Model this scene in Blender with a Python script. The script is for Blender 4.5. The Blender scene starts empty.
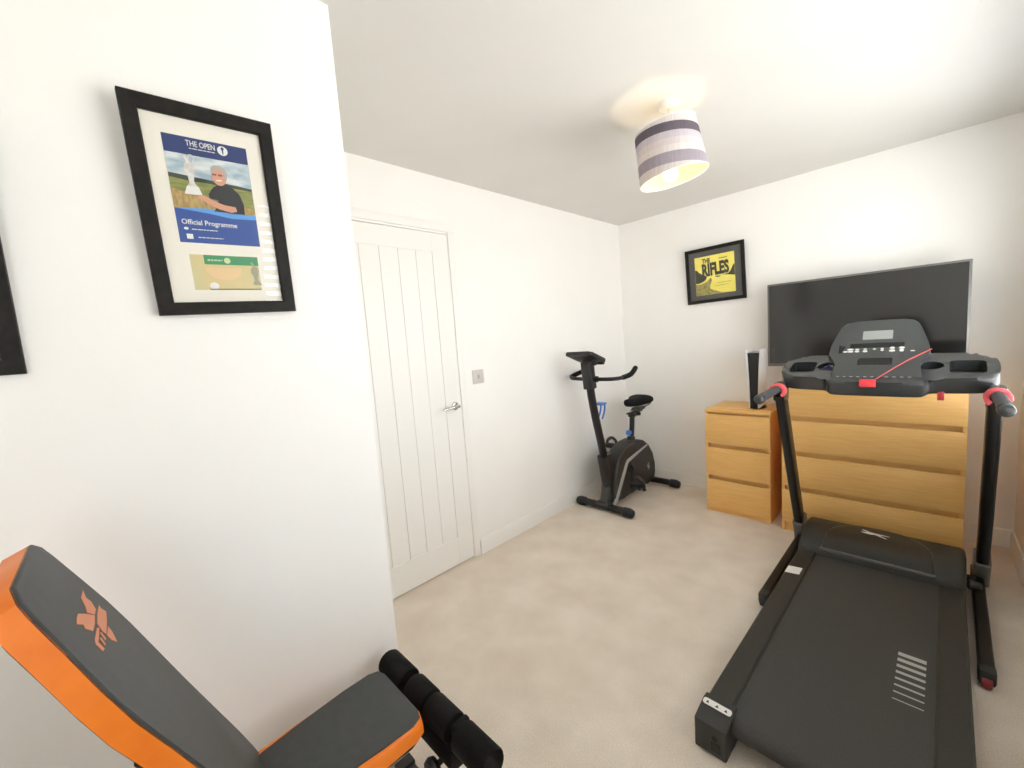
import bpy, bmesh, math, random
from mathutils import Vector, Matrix
random.seed(7)
PI = math.pi
SC = bpy.context.scene
COL = SC.collection

# ------------------------------------------------------------------ materials
def mat(name, col, rough=.5, metal=0., spec=.5, emit=None, estr=0.):
    m = bpy.data.materials.new(name); m.use_nodes = True
    b = m.node_tree.nodes['Principled BSDF']
    b.inputs['Base Color'].default_value = (*col, 1)
    b.inputs['Roughness'].default_value = rough
    b.inputs['Metallic'].default_value = metal
    b.inputs['Specular IOR Level'].default_value = spec
    if emit:
        b.inputs['Emission Color'].default_value = (*emit, 1)
        b.inputs['Emission Strength'].default_value = estr
    return m

def noisy(name, c1, c2, scale, rough=.5, bump=0., bscale=None, stretch=(1, 1, 1), detail=4, spec=.5, lo=.35, hi=.65, bdist=.002, metal=0.):
    m = mat(name, c1, rough, metal, spec)
    nt = m.node_tree; N = nt.nodes; L = nt.links; b = N['Principled BSDF']
    tc = N.new('ShaderNodeTexCoord'); mp = N.new('ShaderNodeMapping')
    mp.inputs['Scale'].default_value = stretch
    L.new(tc.outputs['Object'], mp.inputs['Vector'])
    n = N.new('ShaderNodeTexNoise'); n.inputs['Scale'].default_value = scale; n.inputs['Detail'].default_value = detail
    L.new(mp.outputs['Vector'], n.inputs['Vector'])
    r = N.new('ShaderNodeValToRGB')
    r.color_ramp.elements[0].position = lo; r.color_ramp.elements[1].position = hi
    r.color_ramp.elements[0].color = (*c1, 1); r.color_ramp.elements[1].color = (*c2, 1)
    L.new(n.outputs['Fac'], r.inputs['Fac']); L.new(r.outputs['Color'], b.inputs['Base Color'])
    if bump:
        n2 = N.new('ShaderNodeTexNoise'); n2.inputs['Scale'].default_value = bscale or scale; n2.inputs['Detail'].default_value = 3
        L.new(mp.outputs['Vector'], n2.inputs['Vector'])
        bp = N.new('ShaderNodeBump'); bp.inputs['Strength'].default_value = bump; bp.inputs['Distance'].default_value = bdist
        L.new(n2.outputs['Fac'], bp.inputs['Height']); L.new(bp.outputs['Normal'], b.inputs['Normal'])
    return m

def thin_glass(name, ior=1.45, rough=0.0, tint=(1, 1, 1)):
    m = bpy.data.materials.new(name); m.use_nodes = True
    nt = m.node_tree; N = nt.nodes; L = nt.links; N.clear()
    out = N.new('ShaderNodeOutputMaterial'); mx = N.new('ShaderNodeMixShader'); fr = N.new('ShaderNodeFresnel')
    fr.inputs['IOR'].default_value = ior
    t = N.new('ShaderNodeBsdfTransparent'); t.inputs['Color'].default_value = (*tint, 1)
    g = N.new('ShaderNodeBsdfGlossy'); g.inputs['Roughness'].default_value = rough
    ge = N.new('ShaderNodeNewGeometry'); sb = N.new('ShaderNodeMath'); sb.operation = 'SUBTRACT'; sb.inputs[0].default_value = 1; sb.use_clamp = True
    ml = N.new('ShaderNodeMath'); ml.operation = 'MULTIPLY'
    L.new(ge.outputs['Backfacing'], sb.inputs[1]); L.new(sb.outputs[0], ml.inputs[0]); L.new(fr.outputs[0], ml.inputs[1])
    L.new(ml.outputs[0], mx.inputs[0]); L.new(t.outputs[0], mx.inputs[1]); L.new(g.outputs[0], mx.inputs[2])
    L.new(mx.outputs[0], out.inputs[0])
    return m

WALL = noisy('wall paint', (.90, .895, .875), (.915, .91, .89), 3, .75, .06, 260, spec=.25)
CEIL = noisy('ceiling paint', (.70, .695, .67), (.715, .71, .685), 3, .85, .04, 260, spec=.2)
TRIM = mat('white satin trim paint', (.88, .875, .85), .35)
DOORM = mat('white door paint', (.87, .865, .84), .4)
CARPET = noisy('beige carpet', (.78, .68, .58), (.90, .81, .71), 5, .95, .9, 420, detail=8, spec=.1, lo=.3, hi=.7, bdist=.004)
def add_carpet_tracks(m):
    nt = m.node_tree; N = nt.nodes; L = nt.links; b = N['Principled BSDF']
    ramp = [n for n in N if n.type == 'VALTORGB'][0]
    tc = [n for n in N if n.type == 'TEX_COORD'][0]
    n = N.new('ShaderNodeTexNoise'); n.inputs['Scale'].default_value = 240; n.inputs['Detail'].default_value = 2
    L.new(tc.outputs['Object'], n.inputs['Vector'])
    r = N.new('ShaderNodeMapRange'); r.inputs['From Min'].default_value = .3; r.inputs['From Max'].default_value = .7
    r.inputs['To Min'].default_value = .86; r.inputs['To Max'].default_value = 1.08
    L.new(n.outputs['Fac'], r.inputs['Value'])
    mx = N.new('ShaderNodeMix'); mx.data_type = 'RGBA'; mx.blend_type = 'MULTIPLY'; mx.inputs[0].default_value = 1
    L.new(ramp.outputs['Color'], mx.inputs[6]); L.new(r.outputs['Result'], mx.inputs[7])
    L.new(mx.outputs[2], b.inputs['Base Color'])
add_carpet_tracks(CARPET)
OAK = noisy('oak veneer', (.80, .45, .135), (.88, .545, .19), 9, .42, .03, 40, stretch=(1, 6, 14), detail=7, lo=.3, hi=.72)
OAKDARK = mat('oak edge and gap', (.45, .24, .08), .6)
BLACKP = mat('black plastic', (.012, .012, .013), .38)
BLACKM = mat('black powder coated steel', (.009, .009, .0095), .38, 0, .4)
GREYP = mat('dark grey moulded plastic', (.044, .048, .049), .27)
GREYT = mat('charcoal textured plastic', (.028, .029, .027), .5)
GRIPM = noisy('ribbed grey grip foam', (.05, .052, .056), (.07, .072, .077), 90, .7, .3, 300)
FOAM = noisy('black foam', (.006, .006, .006), (.010, .010, .010), 60, .85, .3, 500, spec=.2)
BELTM = noisy('black running belt rubber', (.038, .038, .037), (.052, .052, .050), 220, .55, .35, 900, spec=.4, bdist=.001)
RAILM = noisy('black ribbed side rail', (.019, .019, .017), (.028, .028, .025), 130, .5, .3, 500)
LEATHER = noisy('dark grey vinyl', (.050, .053, .053), (.058, .061, .061), 40, .5, .15, 420, spec=.4)
ORANGE = noisy('orange vinyl', (.86, .20, .008), (.92, .235, .012), 20, .45, .1, 420)
ORPRINT = mat('faded orange print', (.66, .26, .14), .6)
RED = mat('red plastic', (.75, .05, .065), .4)
PINK = mat('pink red collar plastic', (.80, .11, .13), .4)
CORDM = mat('red cord', (.75, .10, .10), .6)
SILVER = mat('silver plastic', (.42, .42, .43), .35, .3)
CHROME = mat('brushed chrome', (.55, .54, .52), .22, 1.)
WHITEP = mat('white plastic', (.82, .82, .82), .35)
WPRINT = mat('white print', (.78, .78, .76), .5)
GPRINT = mat('pale grey print', (.42, .42, .41), .5)
LCD = mat('grey lcd panel', (.33, .35, .34), .25)
DARKGLOSS = mat('black gloss', (.006, .006, .007), .12)
SCREEN = mat('dark television glass', (.010, .010, .010), .12, spec=.8)
TVBEZ = mat('grey brushed television bezel', (.17, .165, .155), .35, .6)
BLUE = mat('blue plastic', (.08, .22, .62), .4)
NAVYP = mat('dark blue plastic wrap', (.03, .03, .16), .3)
FRAMEB = noisy('black wood frame', (.011, .010, .009), (.018, .016, .014), 60, .55, .1, 200, stretch=(1, 1, 8), spec=.2)
MATW = mat('off white mount card', (.82, .79, .71), .8)
MATG = mat('charcoal mount card', (.085, .083, .078), .8)
GLASS = thin_glass('picture glass')
WGLASS = thin_glass('window glass')
PALEGREY = mat('brushed switch plate', (.62, .595, .58), .4, .1)

# ------------------------------------------------------------------ helpers
def finish(bm, ang=35):
    bmesh.ops.recalc_face_normals(bm, faces=bm.faces[:])
    c = math.radians(ang)
    for f in bm.faces: f.smooth = True
    for e in bm.edges:
        if len(e.link_faces) == 2:
            try: e.smooth = e.calc_face_angle() < c
            except Exception: e.smooth = False

def thing(name, label, cat, loc=(0, 0, 0), M=None, group=None):
    o = bpy.data.objects.new(name, None); COL.objects.link(o)
    o.empty_display_size = .05
    o.matrix_world = M if M is not None else Matrix.Translation(loc)
    o['label'] = label; o['category'] = cat
    if group: o['group'] = group
    o['_w'] = 1
    ROOTM[o.name] = (M.copy() if M is not None else Matrix.Translation(loc))
    return o
ROOTM = {}
def obj(name, bm, m, parent=None, world=False, ang=35, label=None, kind=None):
    """link a bmesh as one mesh object; world=True: the shape is given in world metres"""
    if world and parent is not None:
        p = parent
        while p.parent: p = p.parent
        if p.name in ROOTM: bmesh.ops.transform(bm, matrix=ROOTM[p.name].inverted(), verts=bm.verts[:])
    finish(bm, ang)
    me = bpy.data.meshes.new(name); bm.to_mesh(me); bm.free()
    me.materials.append(m)
    o = bpy.data.objects.new(name, me); COL.objects.link(o)
    if parent is not None: o.parent = parent
    if label: o['label'] = label
    if kind: o['kind'] = kind
    return o
def struct(name, bm, m, parent=None):
    return obj(name, bm, m, parent, kind='structure')
def B(): return bmesh.new()

def box(bm, c, s, bev=0., segs=2, M=None):
    r = bmesh.ops.create_cube(bm, size=1)
    vs = r['verts']
    T = Matrix.Translation(c) @ Matrix.Diagonal((s[0], s[1], s[2], 1))
    if M is not None: T = M @ T
    bmesh.ops.transform(bm, matrix=T, verts=vs)
    if bev:
        es = list({e for v in vs for e in v.link_edges})
        bmesh.ops.bevel(bm, geom=es, offset=bev, segments=segs, profile=.5, affect='EDGES')
    return bm
def b2(bm, lo, hi, bev=0., segs=2, M=None):
    return box(bm, [(a + b) / 2 for a, b in zip(lo, hi)], [abs(b - a) for a, b in zip(lo, hi)], bev, segs, M)

def spline(pts, n=6):
    P = [Vector(p) for p in pts]; out = []
    for i in range(len(P) - 1):
        p0 = P[max(i - 1, 0)]; p1 = P[i]; p2 = P[i + 1]; p3 = P[min(i + 2, len(P) - 1)]
        for k in range(n):
            t = k / n
            out.append(.5 * ((2 * p1) + (p2 - p0) * t + (2 * p0 - 5 * p1 + 4 * p2 - p3) * t * t + (3 * p1 - p0 - 3 * p2 + p3) * t ** 3))
    out.append(P[-1]); return out

def tube(bm, pts, r, seg=14, sx=1., sy=1., up=None, round_ends=False):
    P = [Vector(p) for p in pts]; n = len(P)
    R = list(r) if isinstance(r, (list, tuple)) else [r] * n
    if round_ends:
        d0 = (P[0] - P[1]).normalized(); d1 = (P[-1] - P[-2]).normalized(); r0, r1 = R[0], R[-1]
        head = [(P[0] + d0 * r0 * .5 * f, r0 * g) for f, g in ((1, .45), (.75, .75), (.4, .93))]
        tail = [(P[-1] + d1 * r1 * .5 * f, r1 * g) for f, g in ((.4, .93), (.75, .75), (1, .45))]
        P = [h[0] for h in head] + P + [t[0] for t in tail]
        R = [h[1] for h in head] + R + [t[1] for t in tail]; n = len(P)
    T = []
    for i in range(n):
        a = P[max(i - 1, 0)]; b = P[min(i + 1, n - 1)]; T.append((b - a).normalized())
    u = Vector(up) if up else (Vector((0, 0, 1)) if abs(T[0].z) < .9 else Vector((1, 0, 0)))
    u = (u - T[0] * u.dot(T[0])).normalized()
    rings = []
    for i in range(n):
        u = (u - T[i] * u.dot(T[i])).normalized(); w = T[i].cross(u)
        rings.append([bm.verts.new(P[i] + (u * math.cos(2 * PI * k / seg) * sx + w * math.sin(2 * PI * k / seg) * sy) * R[i]) for k in range(seg)])
    for i in range(n - 1):
        for k in range(seg):
            bm.faces.new((rings[i][k], rings[i][(k + 1) % seg], rings[i + 1][(k + 1) % seg], rings[i + 1][k]))
    bm.faces.new(rings[0][::-1]); bm.faces.new(rings[-1])
    return bm

def rect_tube(bm, pts, w, h, up=(0, 0, 1), bev=.006):
    """rounded rectangular section swept along pts; w across, h along up"""
    sec = []
    for sx, sy, a0 in ((1, 1, 0), (-1, 1, 90), (-1, -1, 180), (1, -1, 270)):
        for k in range(4):
            a = math.radians(a0 + 30 * k)
            sec.append((sx * (w / 2 - bev) + bev * math.cos(a), sy * (h / 2 - bev) + bev * math.sin(a)))
    P = [Vector(p) for p in pts]; n = len(P); rings = []
    for i in range(n):
        t = (P[min(i + 1, n - 1)] - P[max(i - 1, 0)]).normalized()
        u = Vector(up); u = (u - t * u.dot(t)).normalized(); s = t.cross(u)
        rings.append([bm.verts.new(P[i] + s * a + u * b) for a, b in sec])
    m = len(sec)
    for i in range(n - 1):
        for k in range(m): bm.faces.new((rings[i][k], rings[i][(k + 1) % m], rings[i + 1][(k + 1) % m], rings[i + 1][k]))
    bm.faces.new(rings[0][::-1]); bm.faces.new(rings[-1]); return bm

def lathe(bm, prof, c=(0, 0, 0), axis='Z', seg=32, M=None):
    rings = []
    for r, z in prof:
        ring = []
        for k in range(seg):
            a = 2 * PI * k / seg; x, y = r * math.cos(a), r * math.sin(a)
            v = {'Z': (x, y, z), 'X': (z, x, y), 'Y': (x, z, y)}[axis]
            v = Vector(v) + Vector(c)
            if M is not None: v = M @ v
            ring.append(bm.verts.new(v))
        rings.append(ring)
    for i in range(len(rings) - 1):
        for k in range(seg): bm.faces.new((rings[i][k], rings[i][(k + 1) % seg], rings[i + 1][(k + 1) % seg], rings[i + 1][k]))
    if prof[0][0] > 1e-6: bm.faces.new(rings[0][::-1])
    if prof[-1][0] > 1e-6: bm.faces.new(rings[-1])
    bmesh.ops.remove_doubles(bm, verts=bm.verts[:], dist=1e-6)
    return bm

def prism(bm, outline, fn, h0, h1, bev=0., segs=3, bev0=None):
    lo = [bm.verts.new(fn(a, b, h0)) for a, b in outline]; hi = [bm.verts.new(fn(a, b, h1)) for a, b in outline]
    n = len(outline)
    f0 = bm.faces.new(lo[::-1]); f1 = bm.faces.new(hi)
    for i in range(n): bm.faces.new((lo[i], lo[(i + 1) % n], hi[(i + 1) % n], hi[i]))
    if bev: 
        bmesh.ops.bevel(bm, geom=list(f1.edges), offset=bev, segments=segs, profile=.5, affect='EDGES')
    if bev0:
        bmesh.ops.bevel(bm, geom=list(f0.edges), offset=bev0, segments=segs, profile=.5, affect='EDGES')
    return bm

def rrect(x0, x1, y0, y1, r, n=5):
    o = []
    for cx, cy, a0 in ((x1 - r, y1 - r, 0), (x0 + r, y1 - r, 90), (x0 + r, y0 + r, 180), (x1 - r, y0 + r, 270)):
        for k in range(n + 1):
            a = math.radians(a0 + 90 * k / n); o.append((cx + r * math.cos(a), cy + r * math.sin(a)))
    return o
def circ(cx, cy, rx, ry=None, n=28):
    ry = ry or rx
    return [(cx + rx * math.cos(2 * PI * k / n), cy + ry * math.sin(2 * PI * k / n)) for k in range(n)]
XY = lambda a, b, h: (a, b, h)

def poly(bm, outline, z0, t=.0003, fn=XY):
    return prism(bm, outline, fn, z0, z0 + t)

def boolean(o, cutters):
    for c in cutters:
        md = o.modifiers.new('cut', 'BOOLEAN'); md.object = c; md.operation = 'DIFFERENCE'; md.solver = 'EXACT'
    bpy.context.view_layer.update()
    dg = bpy.context.evaluated_depsgraph_get()
    me = bpy.data.meshes.new_from_object(o.evaluated_get(dg))
    old = o.data; o.modifiers.clear(); o.data = me; bpy.data.meshes.remove(old)
    for c in cutters: bpy.data.objects.remove(c)
    bm = bmesh.new(); bm.from_mesh(me); finish(bm); bm.to_mesh(me); bm.free()

def text(name, s, width, height, center, z, m, parent, bold=0., shear=0., rot=0.):
    """lettering as a mesh in the parent's own plane, fitted into width x height"""
    cu = bpy.data.curves.new('t', 'FONT'); cu.body = s; cu.size = 1; cu.offset = bold; cu.shear = shear
    cu.extrude = 0.0; cu.resolution_u = 3
    o = bpy.data.objects.new('t', cu); COL.objects.link(o)
    bpy.context.view_layer.update()
    dg = bpy.context.evaluated_depsgraph_get()
    me = bpy.data.meshes.new_from_object(o.evaluated_get(dg))
    bpy.data.objects.remove(o); bpy.data.curves.remove(cu)
    xs = [v.co.x for v in me.vertices]; ys = [v.co.y for v in me.vertices]
    w = max(xs) - min(xs); h = max(ys) - min(ys); mx = (max(xs) + min(xs)) / 2; my = (max(ys) + min(ys)) / 2
    R = Matrix.Rotation(rot, 3, 'Z')
    for v in me.vertices:
        p = R @ Vector(((v.co.x - mx) * width / w, (v.co.y - my) * height / h, 0))
        v.co = (center[0] + p.x, center[1] + p.y, z)
    bm = bmesh.new(); bm.from_mesh(me); bpy.data.meshes.remove(me)
    return obj(name, bm, m, parent)

# ------------------------------------------------------------------ the room
H = 2.4; XR = 2.45; YB = -4.6; XP = .84; YP = -3.003
bm = B(); b2(bm, (-.2, YB - .2, -.12), (XR + .2, .2, 0)); struct('floor', bm, CARPET)
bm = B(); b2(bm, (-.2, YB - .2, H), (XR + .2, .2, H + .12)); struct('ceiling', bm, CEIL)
bm = B(); b2(bm, (-.2, 0, 0), (XR + .2, .2, H)); struct('wall_back', bm, WALL)
# left wall with the door opening
DY0, DY1, DZ = -2.812, -2.012, 2.072
bm = B(); b2(bm, (-.2, DY1, 0), (0, 0, H)); b2(bm, (-.2, YB, 0), (0, DY0, H)); b2(bm, (-.2, DY0, DZ), (0, DY1, H))
struct('wall_left', bm, WALL)
bm = B(); b2(bm, (0, YB, 0), (XP, YP, H)); struct('wall_partition', bm, WALL)
bm = B(); b2(bm, (0, YB - .2, 0), (XR, YB, H)); struct('wall_front', bm, WALL)
WZ0, WZ1 = .78, 2.14
WINS = [(-2.88, -.42, 26, 33), (-4.50, -3.98, 26, 48)]     # y from, y to, slats, slat tilt; second window is added as fill light
bm = B(); b2(bm, (XR, YB, 0), (XR + .2, 0, WZ0)); b2(bm, (XR, YB, WZ1), (XR + .2, 0, H))
for y0, y1 in ((YB, -4.50), (-3.98, -2.88), (-.42, 0)): b2(bm, (XR, y0, WZ0), (XR + .2, y1, WZ1))
struct('wall_right', bm, WALL)

def skirting(name, a, b, n):
    """a,b along the wall, n inward normal"""
    a = Vector(a); b = Vector(b); n = Vector(n); prof = [(0, 0), (.015, 0), (.015, .078), (.0125, .086), (.0125, .090), (.007, .104), (0, .104)]
    bm = B(); r1 = [bm.verts.new(a + n * d + Vector((0, 0, z))) for d, z in prof]; r2 = [bm.verts.new(b + n * d + Vector((0, 0, z))) for d, z in prof]
    k = len(prof)
    for i in range(k): bm.faces.new((r1[i], r1[(i + 1) % k], r2[(i + 1) % k], r2[i]))
    bm.faces.new(r1); bm.faces.new(r2[::-1]); struct(name, bm, TRIM)
skirting('baseboard_left', (0, -1.958, 0), (0, 0, 0), (1, 0, 0))
skirting('baseboard_back', (0, 0, 0), (XR, 0, 0), (0, -1, 0))
skirting('baseboard_right', (XR, 0, 0), (XR, YB, 0), (-1, 0, 0))
skirting('baseboard_partition', (XP, YB, 0), (XP, YP, 0), (1, 0, 0))
skirting('baseboard_front', (XP, YB, 0), (XR, YB, 0), (0, 1, 0))

# door set in the left wall
d = B()
st = .112; GZ0, GZ1 = .182, 1.957
b2(d, (-.040, DY0 + .001, .008), (-.012, DY1 - .0005, DZ - .005))                    # core
b2(d, (-.013, DY0 + .004, .008), (-.001, DY0 + .004 + st, DZ - .005), .0015)
b2(d, (-.013, DY1 - .004 - st, .008), (-.001, DY1 - .0005, DZ - .005), .0008)
b2(d, (-.013, DY0 + .004 + st, .008), (-.001, DY1 - .004 - st, GZ0), .0015)
b2(d, (-.013, DY0 + .004 + st, GZ1), (-.001, DY1 - .004 - st, DZ - .005), .0015)
p0, p1 = DY0 + .004 + st, DY1 - .004 - st; nb = 5; pw = (p1 - p0) / nb
for i in range(nb):
    b2(d, (-.014, p0 + i * pw + .0005, GZ0 - .004), (-.0045, p0 + (i + 1) * pw - .0005, GZ1 + .004), .0035)
door = obj('door_1', d, DOORM, kind='structure', ang=20)
hx = -.001
bm = B(); lathe(bm, [(.026, 0), (.026, .006), (.022, .009), (.010, .010), (.010, .045), (.0, .046)], (hx, -2.062, 1.02), 'X', 28)
tube(bm, spline([(hx + .042, -2.062, 1.02), (hx + .046, -2.085, 1.020), (hx + .044, -2.13, 1.018), (hx + .040, -2.175, 1.014)]), [.0095] * 6 + [.009] * 6 + [.008] * 7, 12, round_ends=True)
obj('door_handle', bm, CHROME, door, label='chrome lever handle')
bm = B()
AW = .050
for y0, y1, z0, z1 in ((DY1, DY1 + AW, 0, DZ + AW), (DY0 - AW, DY0 + .002, 0, DZ + AW)):
    b2(bm, (-.002, y0, z0), (.010, y1, z1), .004)
b2(bm, (-.002, DY0 - AW, DZ + .010), (.0145, DY1 + AW, DZ + AW + .010), .004)
struct('trim_1', bm, TRIM)
bm = B(); b2(bm, (-.2, DY1 - .003, 0), (-.014, DY1 + .0, DZ)); b2(bm, (-.2, DY0, 0), (-.014, DY0 + .003, DZ)); b2(bm, (-.2, DY0, DZ - .003), (-.014, DY1, DZ))
b2(bm, (-.075, DY0, 0), (-.045, DY1, DZ))
struct('trim_2', bm, TRIM)

# right wall windows, out of the frame; the second is added to brighten the room
for wi, (WY0, WY1, nsl, tl_) in enumerate(WINS):
    bm = B()
    fx0, fx1 = XR + .10, XR + .16
    mids = [WY0 + (WY1 - WY0) * k / (2 if wi == 0 else 1) for k in range(1, 2 if wi == 0 else 1)]
    for lo, hi in [((fx0, WY0, WZ0), (fx1, WY0 + .06, WZ1)), ((fx0, WY1 - .06, WZ0), (fx1, WY1, WZ1)), ((fx0, WY0, WZ0), (fx1, WY1, WZ0 + .06)), ((fx0, WY0, WZ1 - .06), (fx1, WY1, WZ1))] + [((fx0, m_ - .035, WZ0), (fx1, m_ + .035, WZ1)) for m_ in mids]:
        b2(bm, lo, hi, .006)
    win = struct('window_%d' % (wi + 1), bm, WHITEP)
    bm = B(); b2(bm, (XR + .128, WY0 + .05, WZ0 + .05), (XR + .132, WY1 - .05, WZ1 - .05)); obj('window_pane', bm, WGLASS, win)
    bm = B(); b2(bm, (XR - .03, WY0 - .03, WZ0 - .02), (XR + .10, WY1 + .03, WZ0 + .004), .005); struct('trim_%d' % (wi + 3), bm, TRIM)
    bl = thing('window_blind', ('white blind of horizontal slats at the long window beside the treadmill', 'white blind of horizontal slats at the added fill-light window beside the weight bench')[wi], 'blind', (XR + .05, (WY0 + WY1) / 2, WZ0 + .01))
    bm = B(); b2(bm, (XR + .025, WY0 + .012, WZ1 - .045), (XR + .075, WY1 - .012, WZ1 - .002), .004); obj('head_rail', bm, WHITEP, bl, True)
    bm = B()
    for i in range(nsl):
        z = WZ0 + .045 + i * (WZ1 - WZ0 - .10) / (nsl - 1)
        M = Matrix.Translation((XR + .05, (WY0 + WY1) / 2, z)) @ Matrix.Rotation(math.radians(tl_), 4, 'Y')
        box(bm, (0, 0, 0), (.046, WY1 - WY0 - .03, .0025), M=M)
    obj('slats', bm, WHITEP, bl, True, kind='stuff')
    bm = B()
    for y in (WY0 + .2, WY1 - .2): tube(bm, [(XR + .05, y, WZ0 + .03), (XR + .05, y, WZ1 - .03)], .0012, 6)
    b2(bm, (XR + .028, WY0 + .014, WZ0 + .012), (XR + .072, WY1 - .014, WZ0 + .028), .004); obj('bottom_rail', bm, WHITEP, bl, True)
    pl = bpy.data.lights.new('window_portal', 'AREA'); pl.shape = 'RECTANGLE'; pl.size = WZ1 - WZ0; pl.size_y = WY1 - WY0
    pl.cycles.is_portal = True
    po_ = bpy.data.objects.new('window_portal', pl); COL.objects.link(po_)
    po_.matrix_world = Matrix.Translation((XR + .17, (WY0 + WY1) / 2, (WZ0 + WZ1) / 2)) @ Matrix.Rotation(math.radians(90), 4, 'Y')

# light switch on the left wall
t = thing('light_switch', 'small grey square light switch on the wall beside the white door', 'switch', (.0, -1.859, 1.183))
bm = B(); prism(bm, rrect(-.045, .045, -.045, .045, .006), lambda a, b, h: (h, a, b), 0, .008, .002); obj('plate', bm, PALEGREY, t)
bm = B(); prism(bm, rrect(-.006, .006, -.013, .013, .002), lambda a, b, h: (h, a, b), .007, .0115, .001); obj('rocker', bm, mat('grey rocker', (.42, .40, .39), .4), t)

# ------------------------------------------------------------------ pendant lamp
LX, LY = 1.241, -1.664
t = thing('pendant_lamp', 'pendant ceiling lamp with a lilac striped fabric drum shade, switched on', 'lamp', (LX, LY, H))
bm = B(); lathe(bm, [(.045, 0), (.045, -.010), (.040, -.022), (.028, -.027), (.010, -.029), (.0, -.029)], seg=36); obj('ceiling_rose', bm, WHITEP, t)
bm = B(); tube(bm, [(0, 0, -.025), (.001, 0, -.215)], .0035, 8); obj('flex', bm, WHITEP, t)
def shade_mat():
    m = bpy.data.materials.new('striped shade fabric'); m.use_nodes = True
    nt = m.node_tree; N = nt.nodes; L = nt.links; N.clear()
    out = N.new('ShaderNodeOutputMaterial'); tc = N.new('ShaderNodeTexCoord'); sep = N.new('ShaderNodeSeparateXYZ')
    L.new(tc.outputs['Object'], sep.inputs[0])
    mr = N.new('ShaderNodeMapRange'); mr.inputs['From Min'].default_value = -.337; mr.inputs['From Max'].default_value = -.105
    L.new(sep.outputs['Z'], mr.inputs['Value'])
    r = N.new('ShaderNodeValToRGB'); r.color_ramp.interpolation = 'CONSTANT'
    white = (.80, .76, .76, 1); lil = (.44, .40, .46, 1); dark = (.19, .165, .20, 1); pale = (.66, .62, .68, 1)
    els = r.color_ramp.elements; els[0].position = 0; els[0].color = (.76, .72, .72, 1); els[1].position = .14; els[1].color = lil
    for p, c in ((.34, white), (.46, (.74, .69, .70, 1)), (.58, pale), (.70, dark), (.86, white)):
        e = els.new(p); e.color = c
    L.new(mr.outputs['Result'], r.inputs['Fac'])
    mp = N.new('ShaderNodeMapping'); mp.inputs['Scale'].default_value = (60, 60, 6); L.new(tc.outputs['Object'], mp.inputs['Vector'])
    n = N.new('ShaderNodeTexNoise'); n.inputs['Scale'].default_value = 3; n.inputs['Detail'].default_value = 5; L.new(mp.outputs['Vector'], n.inputs['Vector'])
    m2 = N.new('ShaderNodeMapRange'); m2.inputs['To Min'].default_value = .8; m2.inputs['To Max'].default_value = 1.2; L.new(n.outputs['Fac'], m2.inputs['Value'])
    mx = N.new('ShaderNodeMix'); mx.data_type = 'RGBA'; mx.blend_type = 'MULTIPLY'; mx.inputs[0].default_value = 1
    L.new(r.outputs['Color'], mx.inputs[6]); L.new(m2.outputs['Result'], mx.inputs[7])
    df = N.new('ShaderNodeBsdfDiffuse'); tr = N.new('ShaderNodeBsdfTranslucent'); ms = N.new('ShaderNodeMixShader'); ms.inputs[0].default_value = .3
    L.new(mx.outputs[2], df.inputs[0]); L.new(mx.outputs[2], tr.inputs[0])
    L.new(df.outputs[0], ms.inputs[1]); L.new(tr.outputs[0], ms.inputs[2]); L.new(ms.outputs[0], out.inputs[0])
    return m
def lining_mat():
    m = bpy.data.materials.new('shade lining'); m.use_nodes = True
    nt = m.node_tree; N = nt.nodes; L = nt.links; N.clear()
    out = N.new('ShaderNodeOutputMaterial'); ms = N.new('ShaderNodeMixShader'); ms.inputs[0].default_value = .5
    df = N.new('ShaderNodeBsdfDiffuse'); df.inputs[0].default_value = (.62, .56, .42, 1); tr = N.new('ShaderNodeBsdfTranslucent'); tr.inputs[0].default_value = (.8, .74, .66, 1)
    L.new(df.outputs[0], ms.inputs[1]); L.new(tr.outputs[0], ms.inputs[2]); L.new(ms.outputs[0], out.inputs[0]); return m
ZB, ZT, RB, RT = -.322, -.104, .147, .131
bm = B(); seg = 56
tilt = Matrix.Translation((0, 0, -.23)) @ Matrix.Rotation(math.radians(9), 4, Vector((.707, -.707, 0))) @ Matrix.Translation((0, 0, .23))
prof = [(RB, ZB), (RT, ZT), (RT - .002, ZT), (RB - .002, ZB)]
rings = [[bm.verts.new(tilt @ Vector((r * math.cos(2 * PI * k / seg), r * math.sin(2 * PI * k / seg), z))) for k in range(seg)] for r, z in prof]
for i in range(4):
    for k in range(seg): bm.faces.new((rings[i][k], rings[i][(k + 1) % seg], rings[(i + 1) % 4][(k + 1) % seg], rings[(i + 1) % 4][k]))
obj('lamp_shade', bm, shade_mat(), t, label='drum shade with dark purple, lilac and white bands')
bm = B()
rings = [[bm.verts.new(tilt @ Vector((r * math.cos(2 * PI * k / seg), r * math.sin(2 * PI * k / seg), z))) for k in range(seg)] for r, z in ((RB - .0024, ZB + .001), (RT - .0024, ZT - .001), (RT - .0032, ZT - .001), (RB - .0032, ZB + .001))]
for i in range(4):
    for k in range(seg): bm.faces.new((rings[i][k], rings[i][(k + 1) % seg], rings[(i + 1) % 4][(k + 1) % seg], rings[(i + 1) % 4][k]))
obj('shade_lining', bm, lining_mat(), t, label='pale cream lining')
bm = B()
for r, z in ((RB - .001, ZB), (RT - .001, ZT)):
    pts = [tilt @ Vector((r * math.cos(2 * PI * k / 48), r * math.sin(2 * PI * k / 48), z)) for k in range(49)]
    tube(bm, pts, .0022, 6)
for k in range(3):
    a = 2 * PI * k / 3 + .4
    tube(bm, [tilt @ Vector((.018 * math.cos(a), .018 * math.sin(a), -.200)), tilt @ Vector((RT * math.cos(a), RT * math.sin(a), ZT - .003))], .0016, 6)
obj('shade_ring', bm, WHITEP, t)
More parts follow.
